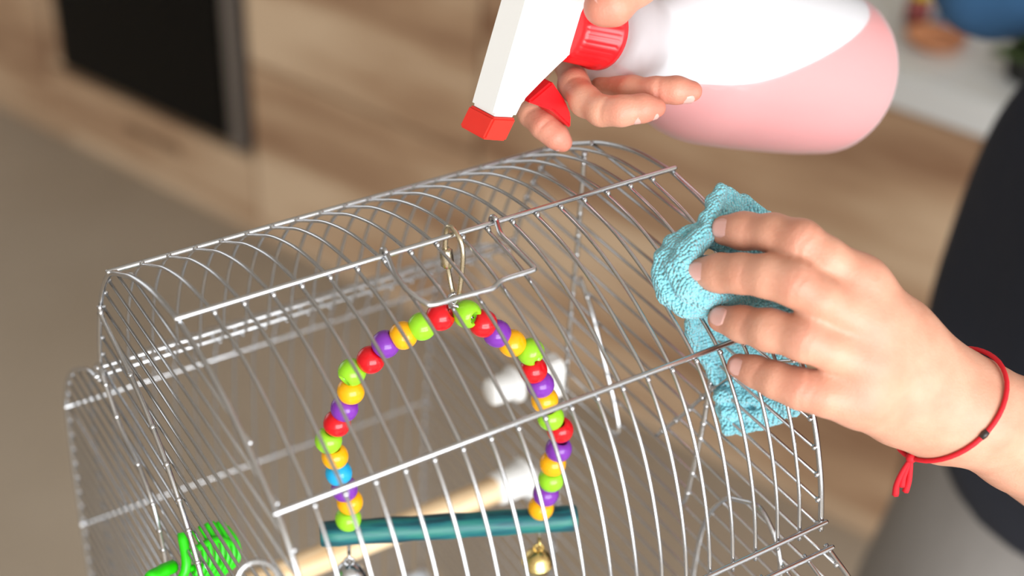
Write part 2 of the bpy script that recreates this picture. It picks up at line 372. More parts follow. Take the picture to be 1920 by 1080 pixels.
# ---------------------------------------------------------------- bird cage
ZA = 1.245; X0, X1 = -.0956, .0956; K = .010 / .0115
HALF = [(0, 29), (25, 25.8), (48, 18.5), (64, 10.5), (79.7, 1.5), (90, -9), (99, -22), (107, -38), (114, -57), (118, -74), (119, -79)]
BODY = [(123, -84), (129, -86), (140, -90), (157, -101), (180, -120), (197, -147), (205, -186), (211, -245), (214, -300), (216, -410)]
arch_h = catmull([np.array([0, a, b]) * K / 1000 for a, b in HALF], 4)
arch = np.concatenate([arch_h[::-1] * [1, -1, 1], arch_h[1:]]) + [0, 0, ZA]       # y from front (-) to back (+)
body_h = catmull([np.array([0, a, b]) * K / 1000 for a, b in BODY], 4) + [0, 0, ZA]
full = np.concatenate([arch_h, body_h - [0, 0, ZA]])
def half_at(z):
    "half width of the cage at height z above the apex datum"
    i = np.argsort(full[:, 2]); return float(np.interp(z, full[i, 2], full[i, 1]))
def arch_z(y): return float(np.interp(abs(y), arch_h[:, 1], arch_h[:, 2])) + ZA
cage = empty('bird_cage', (0, 0, ZA - .395), 'arched silver wire bird cage being wiped on a stand', 'bird cage')
RB, RR, RE = .00068, .00098, .00102
XS = [X0 + .0012 + .010 * i for i in range(1, 19)]
rod_yz = {'B': (0, .0252 + .0014), 'A': (.0697, .0020), 'C': (-.0697, .0020)}
def shared(name, me, m, x, parent):
    ob = bpy.data.objects.new(name, me); C.objects.link(ob); ob.location = (x, 0, 0); ob.parent = parent; ob.matrix_parent_inverse = Matrix.Translation(parent.location).inverted(); return ob
def mesh_of(mb, name, m):
    me = bpy.data.meshes.new(name); me.from_pydata([tuple(map(float, v)) for v in mb.v], [], mb.f); me.materials.append(m); me.polygons.foreach_set('use_smooth', [True] * len(me.polygons)); return me
def bar_mesh(pts, r, nubs=()):
    mb = MB().tube(pts, r, 8)
    for q in nubs: mb.ball(q, .0011, 6, 4)
    return mb
nub = [(0, -.0016, arch_z(.0016) + .0006), (0, -.0697 - .0012, arch_z(.0709) + .0005), (0, .0697 - .0012, arch_z(.0685) + .0006)]
me_arch = mesh_of(bar_mesh(arch, RB, nub), 'arch_bar', STEEL); me_end = mesh_of(bar_mesh(arch, RE), 'end_arch', STEEL)
me_bb = mesh_of(bar_mesh(body_h, RB), 'body_bar', STEEL); me_bf = mesh_of(bar_mesh(body_h * [1, -1, 1], RB), 'body_bar', STEEL)
me_eb = mesh_of(bar_mesh(body_h, RE), 'corner_bar', STEEL); me_ef = mesh_of(bar_mesh(body_h * [1, -1, 1], RE), 'corner_bar', STEEL)
for x in XS:
    shared('arch_bar', me_arch, STEEL, x, cage); shared('body_bar', me_bb, STEEL, x, cage); shared('body_bar', me_bf, STEEL, x, cage)
for x in (X0, X1):
    shared('end_arch', me_end, STEEL, x, cage); shared('corner_bar', me_eb, STEEL, x, cage); shared('corner_bar', me_ef, STEEL, x, cage)
def rod(y, z, name='cross_rod', r=RR, ext=.0016):
    MB().tube([(X0 - ext, y, z), (X0 - ext * .6, y, z), (X1 + ext * .6, y, z), (X1 + ext, y, z)], [r * .75, r, r, r * .75], 10).build(name, STEEL, cage)
for y, z in rod_yz.values(): rod(y, ZA + z)
for s in (-1, 1):
    rod(s * (.118 * K + .0017), ZA - .0743 * K); rod(s * (.1245 * K + .0012), ZA - .0835 * K)
    for zz in (-.153, -.247, -.400): rod(s * (half_at(zz * K) - .0016), ZA + zz * K, 'body_rod')
    rod(s * (half_at(-.405 * K) + .001), ZA - .407 * K, 'body_rod')
# end-face wires
zz = .0165
for i in range(35):
    z = .0125 - .0098 * i; hw = half_at(z) if z < .024 else .01
    if -.0755 < z < -.068: hw = half_at(z)
    for x, s in ((X0 + .0012, 1), (X1 - .0012, -1)):
        mb = MB().tube([(x, -hw, ZA + z), (x, hw, ZA + z)], RB * .95, 6)
        mb.ball((x, -hw * .995, ZA + z), .0011, 6, 4); mb.ball((x, hw * .995, ZA + z), .0011, 6, 4); mb.build('end_wire', STEEL, cage)
def face_curve(pts, x, name, r=.0010):
    P = catmull([np.array([x, y / 1000, ZA + z / 1000]) for y, z in pts], 8); mb = MB().tube(P, r, 8)
    for i in range(30):
        z = ZA + .0125 - .0098 * i
        if P[-1][2] < z < P[0][2]:
            j = int(np.argmin(abs(P[:, 2] - z))); mb.ball(P[j] + [0, 0, 0], .0014, 6, 4)
    mb.build(name, STEEL, cage)
XL = X0 - .0009; XR = X1 + .0005
face_curve([(88, -24), (84, -29), (56, -38), (40, -47), (22, -63), (5, -89), (-4, -125), (-6, -190), (-6, -270)], XL, 'face_stay')
face_curve([(100, -62), (82, -80), (64, -86), (52, -97), (47, -118), (45, -160), (45, -270)], XL, 'face_stay')
face_curve([(56, 4), (56, -40), (57, -76), (57, -140), (57, -270)], XR, 'face_stay')
face_curve([(48, -50), (38, -61), (28, -77), (16, -97), (12, -108), (18, -112)], X1 - .003, 'door_hook')
face_curve([(-79, -8), (-66, -18), (-54, -30), (-39, -50), (-26, -71), (-12, -92)], X1 - .0025, 'face_stay', .0008)
face_curve([(-39, -46), (-38, -70), (-35, -105), (-33, -112)], X1 - .0025, 'door_hook')
face_curve([(-45, -200), (-45, -141), (-47, -112), (-55, -93), (-65, -85), (-76, -81), (-88, -92), (-92, -115), (-93, -200)], X1 - .0022, 'door_frame')
torus_c = W(483, 1092, .44); MB().tube([torus_c + .0062 * (math.cos(a) * ROT[0] + math.sin(a) * ROT[1]) for a in np.linspace(0, 2 * math.pi, 21)[:-1]], .0009, 8, True).build('door_ring', STEEL, cage)
# base tray
TRAY = plastic('tray_plastic', (196, 200, 204), .4)
bm = bmesh.new(); hw = .190
ring = [(X0 - .003, -hw), (X1 + .003, -hw), (X1 + .003, hw), (X0 - .003, hw)]
lv = [(1, ZA - .395), (1, ZA - .352), (.985, ZA - .352), (.985, ZA - .388)]
vv = [[bm.verts.new((x * s, y * s, z)) for x, y in ring] for s, z in lv]
for a, b in zip(vv[:-1], vv[1:]):
    for i in range(4): bm.faces.new((a[i], a[(i + 1) % 4], b[(i + 1) % 4], b[i]))
bm.faces.new(vv[0][::-1]); bm.faces.new(vv[-1]); from_bm('base_tray', bm, TRAY, cage, False)
# latch: wire loop hooked over the top rod and lying on the arch
def on_arch(x, y, off):
    d = ray(x, y); ts = np.linspace(.38, .62, 1200); P = CAM + ts[:, None] * d
    h = P[:, 2] - np.array([arch_z(v) + off for v in P[:, 1]]); i = int(np.argmax(h < 0)); return P[i]
lt = [on_arch(*q, .0035) for q in [(742, 515), (765, 545), (795, 566), (812, 571), (855, 559), (905, 546), (925, 540), (943, 525), (995, 508), (1001, 503), (992, 492), (960, 460), (940, 440)]]
def hook(x):
    B = np.array([x, 0, ZA + rod_yz['B'][1]]); return [B + [0, .0021 * math.cos(a), .0021 * math.sin(a)] for a in (2.6, 1.9, 1.2, .5, -.3, -1.0)]
xa = on_plane(722, 490, 1, 0)[0]; xb_ = on_plane(926, 428, 1, 0)[0]
h1 = [B * [1, -1, 1] for B in hook(xa)][::-1]; h2 = [B * [1, -1, 1] for B in hook(xb_)][::-1]
LP = h1[::-1] ; 
p1 = [q for q in hook(xa)][::-1]; p2 = [q for q in hook(xb_)]
MB().tube(catmull(p1 + lt + p2, 5), .00095, 8).build('latch', STEEL, cage)

# ---------------------------------------------------------------- stand under the cage
TBL = wood_mat('stand_wood', lin((150, 112, 80)), lin((176, 138, 104)), lin((196, 160, 126)), (4, 40, 40))
ztop = ZA - .3955; t = empty('plant_stand', (0, 0, 0), 'narrow wooden stand carrying the wire bird cage', 'stand')
def wbox(name, lo, hi, m, parent, bev=.003):
    bm = bmesh.new(); v = [bm.verts.new((x, y, z)) for x in (lo[0], hi[0]) for y in (lo[1], hi[1]) for z in (lo[2], hi[2])]
    for f in ((0, 1, 3, 2), (4, 6, 7, 5), (0, 4, 5, 1), (2, 3, 7, 6), (0, 2, 6, 4), (1, 5, 7, 3)): bm.faces.new([v[i] for i in f])
    bmesh.ops.recalc_face_normals(bm, faces=bm.faces); bmesh.ops.bevel(bm, geom=bm.edges[:], offset=bev, segments=2, affect='EDGES'); return from_bm(name, bm, m, parent, False)
wbox('stand_top', (-.10, -.195, ztop - .025), (.10, .195, ztop), TBL, t)
for x in (-.085, .085):
    for y in (-.175, .175): wbox('leg', (x - .013, y - .013, 0), (x + .013, y + .013, ztop - .0245), TBL, t)

# ---------------------------------------------------------------- bead swing
H = on_plane(850, 565, 1, -.002)
def proj(P):
    q = (np.asarray(P) - CAM) @ ROT.T; return np.array([960 + FPX * q[0] / q[2], 540 + FPX * q[1] / q[2]])
zw = H[2]
while proj([H[0], H[1], zw])[1] < 985: zw -= .0005
best = min(np.radians(np.arange(-80, 60, .5)), key=lambda a: abs((lambda p, q: (q[1] - p[1]) / (q[0] - p[0]) + .0625)(proj([H[0] - .04 * math.cos(a), H[1] - .04 * math.sin(a), zw]), proj([H[0] + .04 * math.cos(a), H[1] + .04 * math.sin(a), zw]))))
SU = np.array([math.cos(best), math.sin(best), 0]); SN = np.array([-SU[1], SU[0], 0])
def on_swing(x, y):
    d = ray(x, y); t = ((H - CAM) @ SN) / (d @ SN); return CAM + t * d
swing = empty('bead_swing', (H[0], H[1], zw), 'rainbow bead arch swing with teal perch hanging in the cage', 'bird toy')
left = [(826, 594, 'r'), (791, 611, 'g'), (756, 627, 'y'), (723, 645, 'p'), (695, 674, 'r'), (660, 698, 'g'), (658, 735, 'y'), (646, 766, 'p'), (632, 794, 'r'), (616, 826, 'g'), (628, 856, 'y'), (635, 885, 'b'), (646, 918, 'p'), (656, 942, 'y'), (653, 974, 'g')]
right = [(876, 590, 'g'), (906, 606, 'r'), (932, 625, 'p'), (960, 642, 'y'), (995, 660, 'g'), (1000, 692, 'r'), (1013, 719, 'p'), (1021, 749, 'y'), (1032, 781, 'g'), (1050, 805, 'r'), (1047, 840, 'p'), (1036, 867, 'y'), (1033, 897, 'g'), (1023, 924, 'p'), (1014, 951, 'y')]
RBD = .0051; bead_prof = []
for i in range(11):
    a = -1.12 + 2.24 * i / 10; bead_prof.append((.0042 * math.sin(a) / math.sin(1.12), RBD * (math.cos(a) ** .75)))
bead_prof = [(bead_prof[0][0] + .0012, .0019)] + [(bead_prof[0][0] + .0001, .0024)] + bead_prof + [(bead_prof[-1][0] - .0001, .0024), (bead_prof[-1][0] - .0012, .0019)]
bead_prof.append((bead_prof[0][0], .0019))
def bead_mesh():
    mb = MB(); n = 20; pr = bead_prof
    for t_, r in pr[:-1]:
        for k in range(n): a = 2 * math.pi * k / n; mb.v.append((r * math.cos(a), r * math.sin(a), t_))
    m_ = len(pr) - 1
    for i in range(m_):
        j = (i + 1) % m_
        for k in range(n): l = (k + 1) % n; mb.f.append((i * n + k, i * n + l, j * n + l, j * n + k))
    return mb
bead_me = {k: mesh_of(bead_mesh(), 'bead', m) for k, m in BEADS.items()}
wires = []
for sd, lst in ((-1, left), (1, right)):
    P = [on_swing(x, y) for x, y, _ in lst]
    for i, (x, y, c) in enumerate(lst):
        a = P[max(i - 1, 0)]; b = P[min(i + 1, len(P) - 1)]; T = (b - a) / np.linalg.norm(b - a)
        jit = np.random.normal(0, .10, 3); T = T + jit
        if (sd, i) in ((1, 0), (1, 4), (-1, 5)): T = T - .75 * ROT[2] * (1 if T @ ROT[2] < 0 else 1) + np.array([0, 0, .0])
        ob = bpy.data.objects.new('bead', bead_me[c]); C.objects.link(ob)
        ob.parent = swing; ob.matrix_parent_inverse = Matrix.Translation(swing.location).inverted()
        ob.location = V3(P[i] + SN * random.uniform(-.0006, .0006)); ob.rotation_mode = 'QUATERNION'; ob.rotation_quaternion = V3(T).to_track_quat('Z', 'X')
    wires.append(P)
top = on_swing(850, 572); zperch = zw
endL = on_swing(653, 1000); endR = on_swing(1013, 975)
MB().tube(catmull([endL + [0, 0, -.012]] + wires[0][::-1] + [top] + wires[1] + [endR + [0, 0, -.012]], 4), .0007, 6).build('wire_arch', STEEL, swing)
a, b = on_swing(600, 1002), on_swing(1081, 971); ax = b - a
mb = MB(); Lw = np.linalg.norm(ax)
mb.lathe((0, 0, 0), (1, 0, 0), [(0, .0040), (.0006, .0049)] + [(Lw * i / 14, .0050 + .00022 * math.sin(i * 2.1)) for i in range(1, 14)] + [(Lw - .0006, .0053), (Lw, .0046)], 20)
ob = mb.build('perch_rod', TEAL, swing); ob.rotation_mode = 'QUATERNION'; ob.rotation_quaternion = V3(ax).to_track_quat('X', 'Z'); ob.location = V3(a)
def torus(c, R, r, u, v, n=18): return MB().tube([c + R * (math.cos(2 * math.pi * i / n) * u + math.sin(2 * math.pi * i / n) * v) for i in range(n)], r, 6, True)
up = np.array([0, 0, 1.])
for P0, m, r in ((endL, STEEL, .0062), (endR, BRASS, .0060)):
    c0 = P0 + up * -.0118; torus(c0, .0024, .0005, SN, up).build('jump_ring', m, swing)
    bc = c0 - up * .0112
    bell = MB().lathe(bc, up, [(-.0063, 0), (-.006, .0022), (-.0045, .0045), (-.002, r * .97), (-.0009, r), (-.0007, r * 1.07), (.0002, r * 1.07), (.0004, r), (.0025, r * .92), (.0045, r * .7), (.0060, .0022), (.0066, 0)], 24).build('bell', m, swing)
    torus(bc + up * .0078, .0019, .00055, SU, up).build('bell_loop', m, bell)
# gilt quick link from the top rod down to the swing
Bz = ZA + rod_yz['B'][1]
q = [on_plane(850, 438, 1, .0), on_plane(838, 446, 1, .004), on_plane(835, 462, 1, .005), on_plane(838, 490, 1, .004), on_plane(843, 520, 1, .003), on_plane(848, 545, 1, .001), on_plane(855, 560, 1, -.002), on_plane(861, 549, 1, -.004), on_plane(865, 520, 1, -.005), on_plane(868, 485, 1, -.006), on_plane(866, 460, 1, -.005), on_plane(859, 443, 1, -.003)]
q[0] = np.array([q[0][0], .0008, Bz + .0024]); q[1][2] = max(q[1][2], Bz + .0005); q[-1][2] = max(q[-1][2], Bz + .0008)
loop = catmull(q + [q[0]], 5)[:-1]; lk = MB().tube(loop, .0009, 8, True).build('quick_link', LINK, swing)
s0, s1 = on_plane(836, 466, 1, .0048), on_plane(840, 503, 1, .0038)
MB().lathe(s0, s1 - s0, [(0, .0015), (.0006, .0021), (.0068, .0022), (.0075, .0015)], 12, lambda i, th: 1 + .08 * math.cos(6 * th)).build('screw_sleeve', LINK, lk)
MB().tube(catmull([top + [0, 0, .0052], top + SU * .0016 + [0, 0, .0034], top + [0, 0, .0004], top - SU * .0016 + [0, 0, .0034], top + [0, 0, .005]], 5), .0006, 6).build('hanging_eye', STEEL, swing)

# ---------------------------------------------------------------- perch, feeder clips, green holder inside the cage
py, pz = .078, ZA - .186
t = empty('wooden_perch', (0, py, pz), 'pale round wooden perch with white end cap across the cage', 'perch')
ob = MB().lathe((X0 + .006, 0, 0), (1, 0, 0), [(0, .0058), (.0006, .0064), (.165, .0064), (.1656, .006)], 20).build('dowel', DOWEL, t); ob.location = (0, py, pz)
for x, s in ((X1 - .017, 1), (X0 + .017, -1)):
    MB().lathe((x, py, pz), (s, 0, 0), [(-.004, .0072), (-.0035, .0078), (.011, .0080), (.0115, .0105), (.0138, .0105), (.0140, .004), (.0185, .004)], 20).build('end_cap', WHITE, t)
c = on_plane(958, 722, 0, X1 - .012); t = empty('perch_clip', c, 'loose white plastic perch clip on the wire end', 'clip')
MB().lathe(c - [.012, 0, 0], (1, 0, 0), [(0, .0052), (.001, .0064), (.012, .0068), (.0125, .0088), (.0148, .0088), (.015, .003), (.0205, .003)], 18).build('clip_cap', WHITE, t)
c = on_plane(1036, 690, 0, X1 - .006); t = empty('feeder_clip', c, 'small white plastic feeder hook on the wire end', 'clip')
prism('hook_plate', [(-.006, -.013), (.006, -.013), (.0065, .002), (.003, .006), (-.004, .006), (-.0065, .002)], -.003, .003, c, (0, 1, 0), (0, 0, 1), (1, 0, 0), WHITE, t)
prism('hook_arm', [(-.005, .001), (.005, .001), (.004, .006), (-.004, .006)], -.013, -.002, c, (0, 1, 0), (0, 0, 1), (1, 0, 0), WHITE, t)
# green ribbed treat holder on the left end
gc = W(362, 1046, .565); gu = (W(430, 1018, .585) - W(300, 1058, .545)); gu /= np.linalg.norm(gu); gv = np.array([0, 0, 1.]) - gu[2] * gu; gv /= np.linalg.norm(gv); gn = np.cross(gu, gv)
t = empty('treat_holder', gc, 'bright green ribbed plastic treat holder at the cage end', 'treat holder')
for i in range(8):
    s = -.0105 + .0036 * i * 1.05; hgt = .0135 * math.sqrt(max(.08, 1 - ((i - 3.2) / 5.2) ** 2))
    c0 = gc + gu * (s + .002)
    P = catmull([c0 - gv * hgt + gn * .0, c0 - gv * hgt * .6 + gn * .006, c0 + gn * .0085, c0 + gv * hgt * .6 + gn * .006, c0 + gv * hgt], 5); MB().tube(P, .0011, 6).build('rib', GREEN, t)
mb = MB()
for k in (-.7, 0, .7): mb.tube(catmull([gc + gu * -.012 + gv * .011 * k * .8 + gn * .005, gc + gu * .002 + gv * .0135 * k + gn * .0085 * (1 - .4 * abs(k)), gc + gu * .016 + gv * .007 * k + gn * .006], 6), .0014, 6)
mb.tube(catmull([gc + gu * -.012 + gv * .0125, gc + gu * -.0125 + gn * .006, gc + gu * -.012 - gv * .0125], 5), .0018, 8); mb.build('backbone', GREEN, t)
MB().tube(catmull([gc + gu * -.012 - gv * .001, gc + gu * -.018 - gv * .0015, gc + gu * -.026 - gv * .0025], 5), [.0026] * 6 + [.0024] * 4 + [.0018], 10).build('stem', GREEN, t)

# ---------------------------------------------------------------- spray bottle
NK = W(1125, 60, .54); BS = W(1570, 140, .64); BW = BS - NK; BL = np.linalg.norm(BW); BW /= BL
cu = np.array([-.29, .95, 0.]); wc = ROT @ BW; cu[2] = -(cu[0] * wc[0] + cu[1] * wc[1]) / wc[2]; cu /= np.linalg.norm(cu); BU = cu @ ROT
BV = np.cross(BW, BU)
if BV @ ROT[2] > 0: BV = -BV
sb = empty('spray_bottle', BS, 'translucent white spray bottle with red trigger and pink liquid', 'spray bottle')
def hdpe():
    m = bpy.data.materials.new('milky_plastic'); m.use_nodes = True; n = m.node_tree.nodes; l = m.node_tree.links; b = n['Principled BSDF']
    b.inputs['Base Color'].default_value = (.80, .80, .83, 1); b.inputs['Roughness'].default_value = .32
    tr = n.new('ShaderNodeBsdfTransparent'); tr.inputs[0].default_value = (.98, .98, .98, 1); tl = n.new('ShaderNodeBsdfTranslucent'); tl.inputs[0].default_value = (.95, .95, .96, 1)
    m1 = n.new('ShaderNodeMixShader'); m1.inputs[0].default_value = .45; l.new(b.outputs[0], m1.inputs[1]); l.new(tl.outputs[0], m1.inputs[2])
    m2 = n.new('ShaderNodeMixShader'); m2.inputs[0].default_value = .42; l.new(m1.outputs[0], m2.inputs[1]); l.new(tr.outputs[0], m2.inputs[2]); l.new(m2.outputs[0], n['Material Output'].inputs[0]); return m
HDPE = hdpe(); PINK = plastic('pink_liquid', (236, 104, 98), .15); DRY = mat('milky_dry_wall', (.80, .80, .83, 1), .4)
prof = [(-.012, .0105), (0, .0115), (.0015, .0155), (.004, .0182), (.009, .0194), (.014, .0182), (.019, .0170), (.025, .0176), (.034, .0245), (.044, .0318), (.053, .0352), (.065, .0364), (.090, .0364), (.118, .0358), (BL - .014, .0348), (BL - .006, .0338), (BL - .0015, .0305), (BL, .026), (BL - .003, .018), (BL - .003, 0)]
P = catmull([np.array([a, b, 0]) for a, b in prof], 3); prof2 = [(q[0], max(q[1], 0)) for q in P]
MB().lathe(NK, BW, prof2, 48).build('bottle', HDPE, sb)
inn = [(t_, r - .0011) for t_, r in prof2 if r > .004 and t_ > .02]
inn = [(inn[0][0], 0)] + inn; inn = [q for q in inn if q[0] <= BL - .004] + [(BL - .0045, .016), (BL - .0045, 0)]
def cut_inner(up, fill, grow=0):
    mb = MB().lathe(NK, BW, [(t_, max(r - grow, 0)) for t_, r in inn], 48); bm = bmesh.new(); vv = [bm.verts.new(V3(v)) for v in mb.v]
    for f in mb.f:
        try: bm.faces.new([vv[i] for i in f])
        except ValueError: pass
    bmesh.ops.remove_doubles(bm, verts=bm.verts[:], dist=1e-6)
    bmesh.ops.recalc_face_normals(bm, faces=bm.faces)
    bmesh.ops.bisect_plane(bm, geom=bm.verts[:] + bm.edges[:] + bm.faces[:], plane_co=(0, 0, LEVEL), plane_no=(0, 0, 1), clear_outer=not up, clear_inner=up)
    if fill: bmesh.ops.holes_fill(bm, edges=[e for e in bm.edges if e.is_boundary]); bmesh.ops.recalc_face_normals(bm, faces=bm.faces)
    return bm
LEVEL = 1.297
bm = cut_inner(False, True); print('LIQ', min(v.co.z for v in bm.verts), max(v.co.z for v in bm.verts), len(bm.verts)); from_bm('liquid', bm, PINK, sb)
from_bm('dry_inner_wall', cut_inner(True, False, -.0004), DRY, sb)
MB().lathe(NK, BW, [(-.019, .0095), (-.0185, .0112), (-.017, .0122), (-.003, .0128), (-.0022, .0138), (.0002, .0138), (.0008, .0125)], 96, lambda i, th: 1 + (.022 * math.cos(32 * th) if 1 < i < 4 else 0)).build('screw_collar', RED, sb)
def bloc(x, y, v):
    "bottle-frame (u, w) of a photo point on the plane v"
    d = ray(x, y); o = NK + v * BV; t = ((o - CAM) @ BV) / (d @ BV); q = CAM + t * d - o; return float(q @ BU), float(q @ BW)
hv = .007
poly = [bloc(x, y, hv) for x, y in [(1010, -70), (990, 0), (926, 220), (969, 222), (985, 190), (1022, 152), (1060, 115), (1082, 97), (1106, 35), (1098, -15), (1078, -70)]]
prism('spray_head', poly, -hv, hv, NK, BU, BW, BV, WHITE, sb, .0012)
q = [bloc(x, y, hv) for x, y in [(926, 221), (969, 223), (949, 265), (906, 262)]]
prism('nozzle', q, -hv * 1.02, hv * 1.02, NK, BU, BW, BV, ORANGE_RED, sb, .0007)
q = [bloc(x, y, .004) for x, y in [(984, 189), (1030, 150), (1040, 165), (1056, 188), (1066, 214), (1065, 239), (1052, 226), (1030, 205), (1008, 197)]]
prism('trigger', q, -.006, .006, NK, BU, BW, BV, RED, sb, .0008)

# ---------------------------------------------------------------- the person
person = empty('person', (.55, .08, 0), 'person in navy top wiping the cage and holding the spray bottle', 'person')
L_index = [(1360, 432, .503, 27), (1395, 433, .498, 31), (1450, 437, .490, 32), (1502, 452, .484, 36), (1552, 484, .483, 34), (1612, 532, .487, 43)]
L_mid = [(1310, 511, .500, 26), (1350, 512, .495, 32), (1390, 513, .489, 33), (1440, 518, .483, 36), (1492, 532, .479, 39), (1540, 560, .479, 36), (1582, 585, .482, 38), (1633, 610, .486, 44)]
L_ring = [(1352, 598, .500, 24), (1393, 608, .494, 30), (1441, 619, .487, 35), (1510, 636, .481, 38), (1561, 657, .482, 35), (1624, 680, .487, 43)]
L_pink = [(1386, 686, .500, 22), (1417, 697, .496, 26), (1455, 713, .491, 30), (1500, 729, .488, 34), (1547, 740, .487, 36), (1609, 746, .490, 43)]
L_thumb = [(1500, 560, .560, 30), (1550, 575, .565, 36), (1620, 610, .556, 42), (1705, 680, .535, 58)]
prims = []
L_index, L_mid, L_ring, L_pink = [[(x, y, d, r * 1.07) for x, y, d, r in l] for l in (L_index, L_mid, L_ring, L_pink)]
for l in (L_index, L_mid, L_ring, L_pink, L_thumb): prims += chain(pxs(l))
carp = [(1768, 712, .510, 56), (1772, 735, .508, 60), (1770, 765, .510, 60), (1758, 798, .514, 55)]
for l, c_ in zip((L_index, L_mid, L_ring, L_pink), carp):
    mid_ = tuple(.5 * (np.array(l[-1]) + np.array(c_)) + np.array([0, 0, .001, 2])); prims += [q + (.008,) for q in chain(pxs([l[-1], mid_, c_]))]
prims += [q + (.010,) for q in chain(pxs([(1618, 560, .494, 42), (1636, 612, .493, 45), (1632, 678, .493, 46), (1618, 738, .496, 42)])) + chain(pxs([(1672, 655, .500, 66), (1790, 757, .513, 90)])) + chain(pxs([(1650, 730, .503, 56), (1780, 770, .513, 86)]))]
prims += chain(pxs([(1690, 690, .508, 84), (1790, 757, .513, 92)])) + chain(pxs([(1785, 755, .513, 96), (1830, 776, .515, 98), (1920, 818, .53, 106), (2150, 930, .60, 150), (2400, 1040, .70, 160)]))
nrm = -ROT[2]
def nail_patch(prims_, c, along, normal, ln, wd, parent, name='fingernail'):
    "plate laid on the finger surface round c"
    along = along / np.linalg.norm(along); normal = normal - (normal @ along) * along; normal /= np.linalg.norm(normal); side = np.cross(normal, along)
    nu, nv = 9, 9; vs_ = []
    for i in range(nu):
        for j in range(nv):
            a_, b_ = 2 * i / (nu - 1) - 1, 2 * j / (nv - 1) - 1
            e = math.sqrt(1 - .5 * b_ * b_) if True else 1; f = math.sqrt(1 - .5 * a_ * a_); x, y = a_ * e, b_ * f
            o_ = c + along * x * ln + side * y * wd + normal * .018; t_ = 0
            for _ in range(40):
                d_v = min(float(p[0]((o_ - normal * t_)[None].astype(np.float32))[0]) for p in prims_)
                if d_v < 1e-5 or t_ > .0172: break
                t_ += d_v
            t_ = min(t_, .0172); edge = max(abs(a_), abs(b_)); vs_.append(o_ - normal * (t_ - (.0006 if edge < .99 else -.0006)))
    fs = [(i * nv + j, (i + 1) * nv + j, (i + 1) * nv + j + 1, i * nv + j + 1) for i in range(nu - 1) for j in range(nv - 1)]
    ob = from_data(name, vs_, fs, NAIL, parent); sd_ = ob.modifiers.new('solid', 'SOLIDIFY'); sd_.thickness = .0004; sd_.offset = -1; return ob
def finger_nail(prims_, l, back, normal, ln, wd):
    P_ = pxs(l); tip, nx = P_[0][0], P_[1][0]; al = (tip - nx) / np.linalg.norm(tip - nx); nail_patch(prims_, tip - al * back, al, normal, ln, wd, person)
tipprims = prims[:]
dn = ROT[1]; rt = ROT[0]
finger_nail(chain(pxs(L_index)), L_index, .0016, nrm * .95 - dn * .1 - rt * .12, .0044, .0039)
finger_nail(chain(pxs(L_mid)), L_mid, .0022, nrm * .95 - dn * .05 - rt * .1, .0050, .0038)
finger_nail(chain(pxs(L_ring)), L_ring, .0018, nrm * .95 - dn * .15 - rt * .1, .0044, .0037)
finger_nail(chain(pxs(L_pink)), L_pink, .0018, nrm * .95 + dn * .08 - rt * .1, .0042, .0036)
def creases(spots, grooves=()):
    def post(D, ax):
        for c, al, wd_g, dp in grooves:
            h_ = ax[0][1] - ax[0][0]; i0 = [max(int((c[i] - .008 - ax[i][0]) / h_), 0) for i in range(3)]; i1 = [min(int((c[i] + .008 - ax[i][0]) / h_) + 2, len(ax[i])) for i in range(3)]
            sl = tuple(slice(a_, b_) for a_, b_ in zip(i0, i1)); G = np.stack(np.meshgrid(*[ax[i][sl[i]] for i in range(3)], indexing='ij'), -1) - c
            D[sl] += (dp * np.exp(-((G @ al) / wd_g) ** 2) * np.exp(-(G ** 2).sum(-1) / .0045 ** 2)).astype(np.float32)
        for c, al, sg in spots:
            i0 = [max(int((c[i] - sg * 2.6 - ax[i][0]) / (ax[i][1] - ax[i][0])), 0) for i in range(3)]; i1 = [min(int((c[i] + sg * 2.6 - ax[i][0]) / (ax[i][1] - ax[i][0])) + 2, len(ax[i])) for i in range(3)]
            sl = tuple(slice(a_, b_) for a_, b_ in zip(i0, i1)); G = np.stack(np.meshgrid(*[ax[i][sl[i]] for i in range(3)], indexing='ij'), -1) - c
            x = G @ al; r2 = (G ** 2).sum(-1); D[sl] += (.00014 * np.cos(x / .0021 * 2 * math.pi / 1.5 + 1.3 * np.sin((G @ np.cross(al, nrm)) / .0016)) * np.exp(-(x / (sg * .55)) ** 2) * np.exp(-r2 / (1.6 * sg) ** 2)).astype(np.float32)
        return D
    return post
spots = []; flush = []
for l, j in ((L_index, 3), (L_mid, 4), (L_ring, 3), (L_pink, 3)):
    P_ = pxs(l); al = P_[j - 1][0] - P_[j + 1][0]; al /= np.linalg.norm(al); c_ = P_[j][0] + nrm * P_[j][1]; spots.append((c_, al, .0055)); flush.append((c_, .0065, .22))
    k_ = 2 if l is L_mid else 1; c2 = P_[k_][0] + nrm * P_[k_][1]; al = P_[0][0] - P_[k_][0]; al /= np.linalg.norm(al); spots.append((c2, al, .0035)); flush.append((c2, .0045, .14))
    flush.append((P_[0][0], .007, .35)); flush.append((P_[-1][0] + nrm * P_[-1][1], .009, .15))
flush += [(W(1560, 625, .505), .012, .35), (W(1590, 700, .505), .012, .35)]
v1, f1 = surface_nets(prims, .00075, .0034, post=creases(spots)); v1 = smooth_mesh(v1, f1, 2, .4)

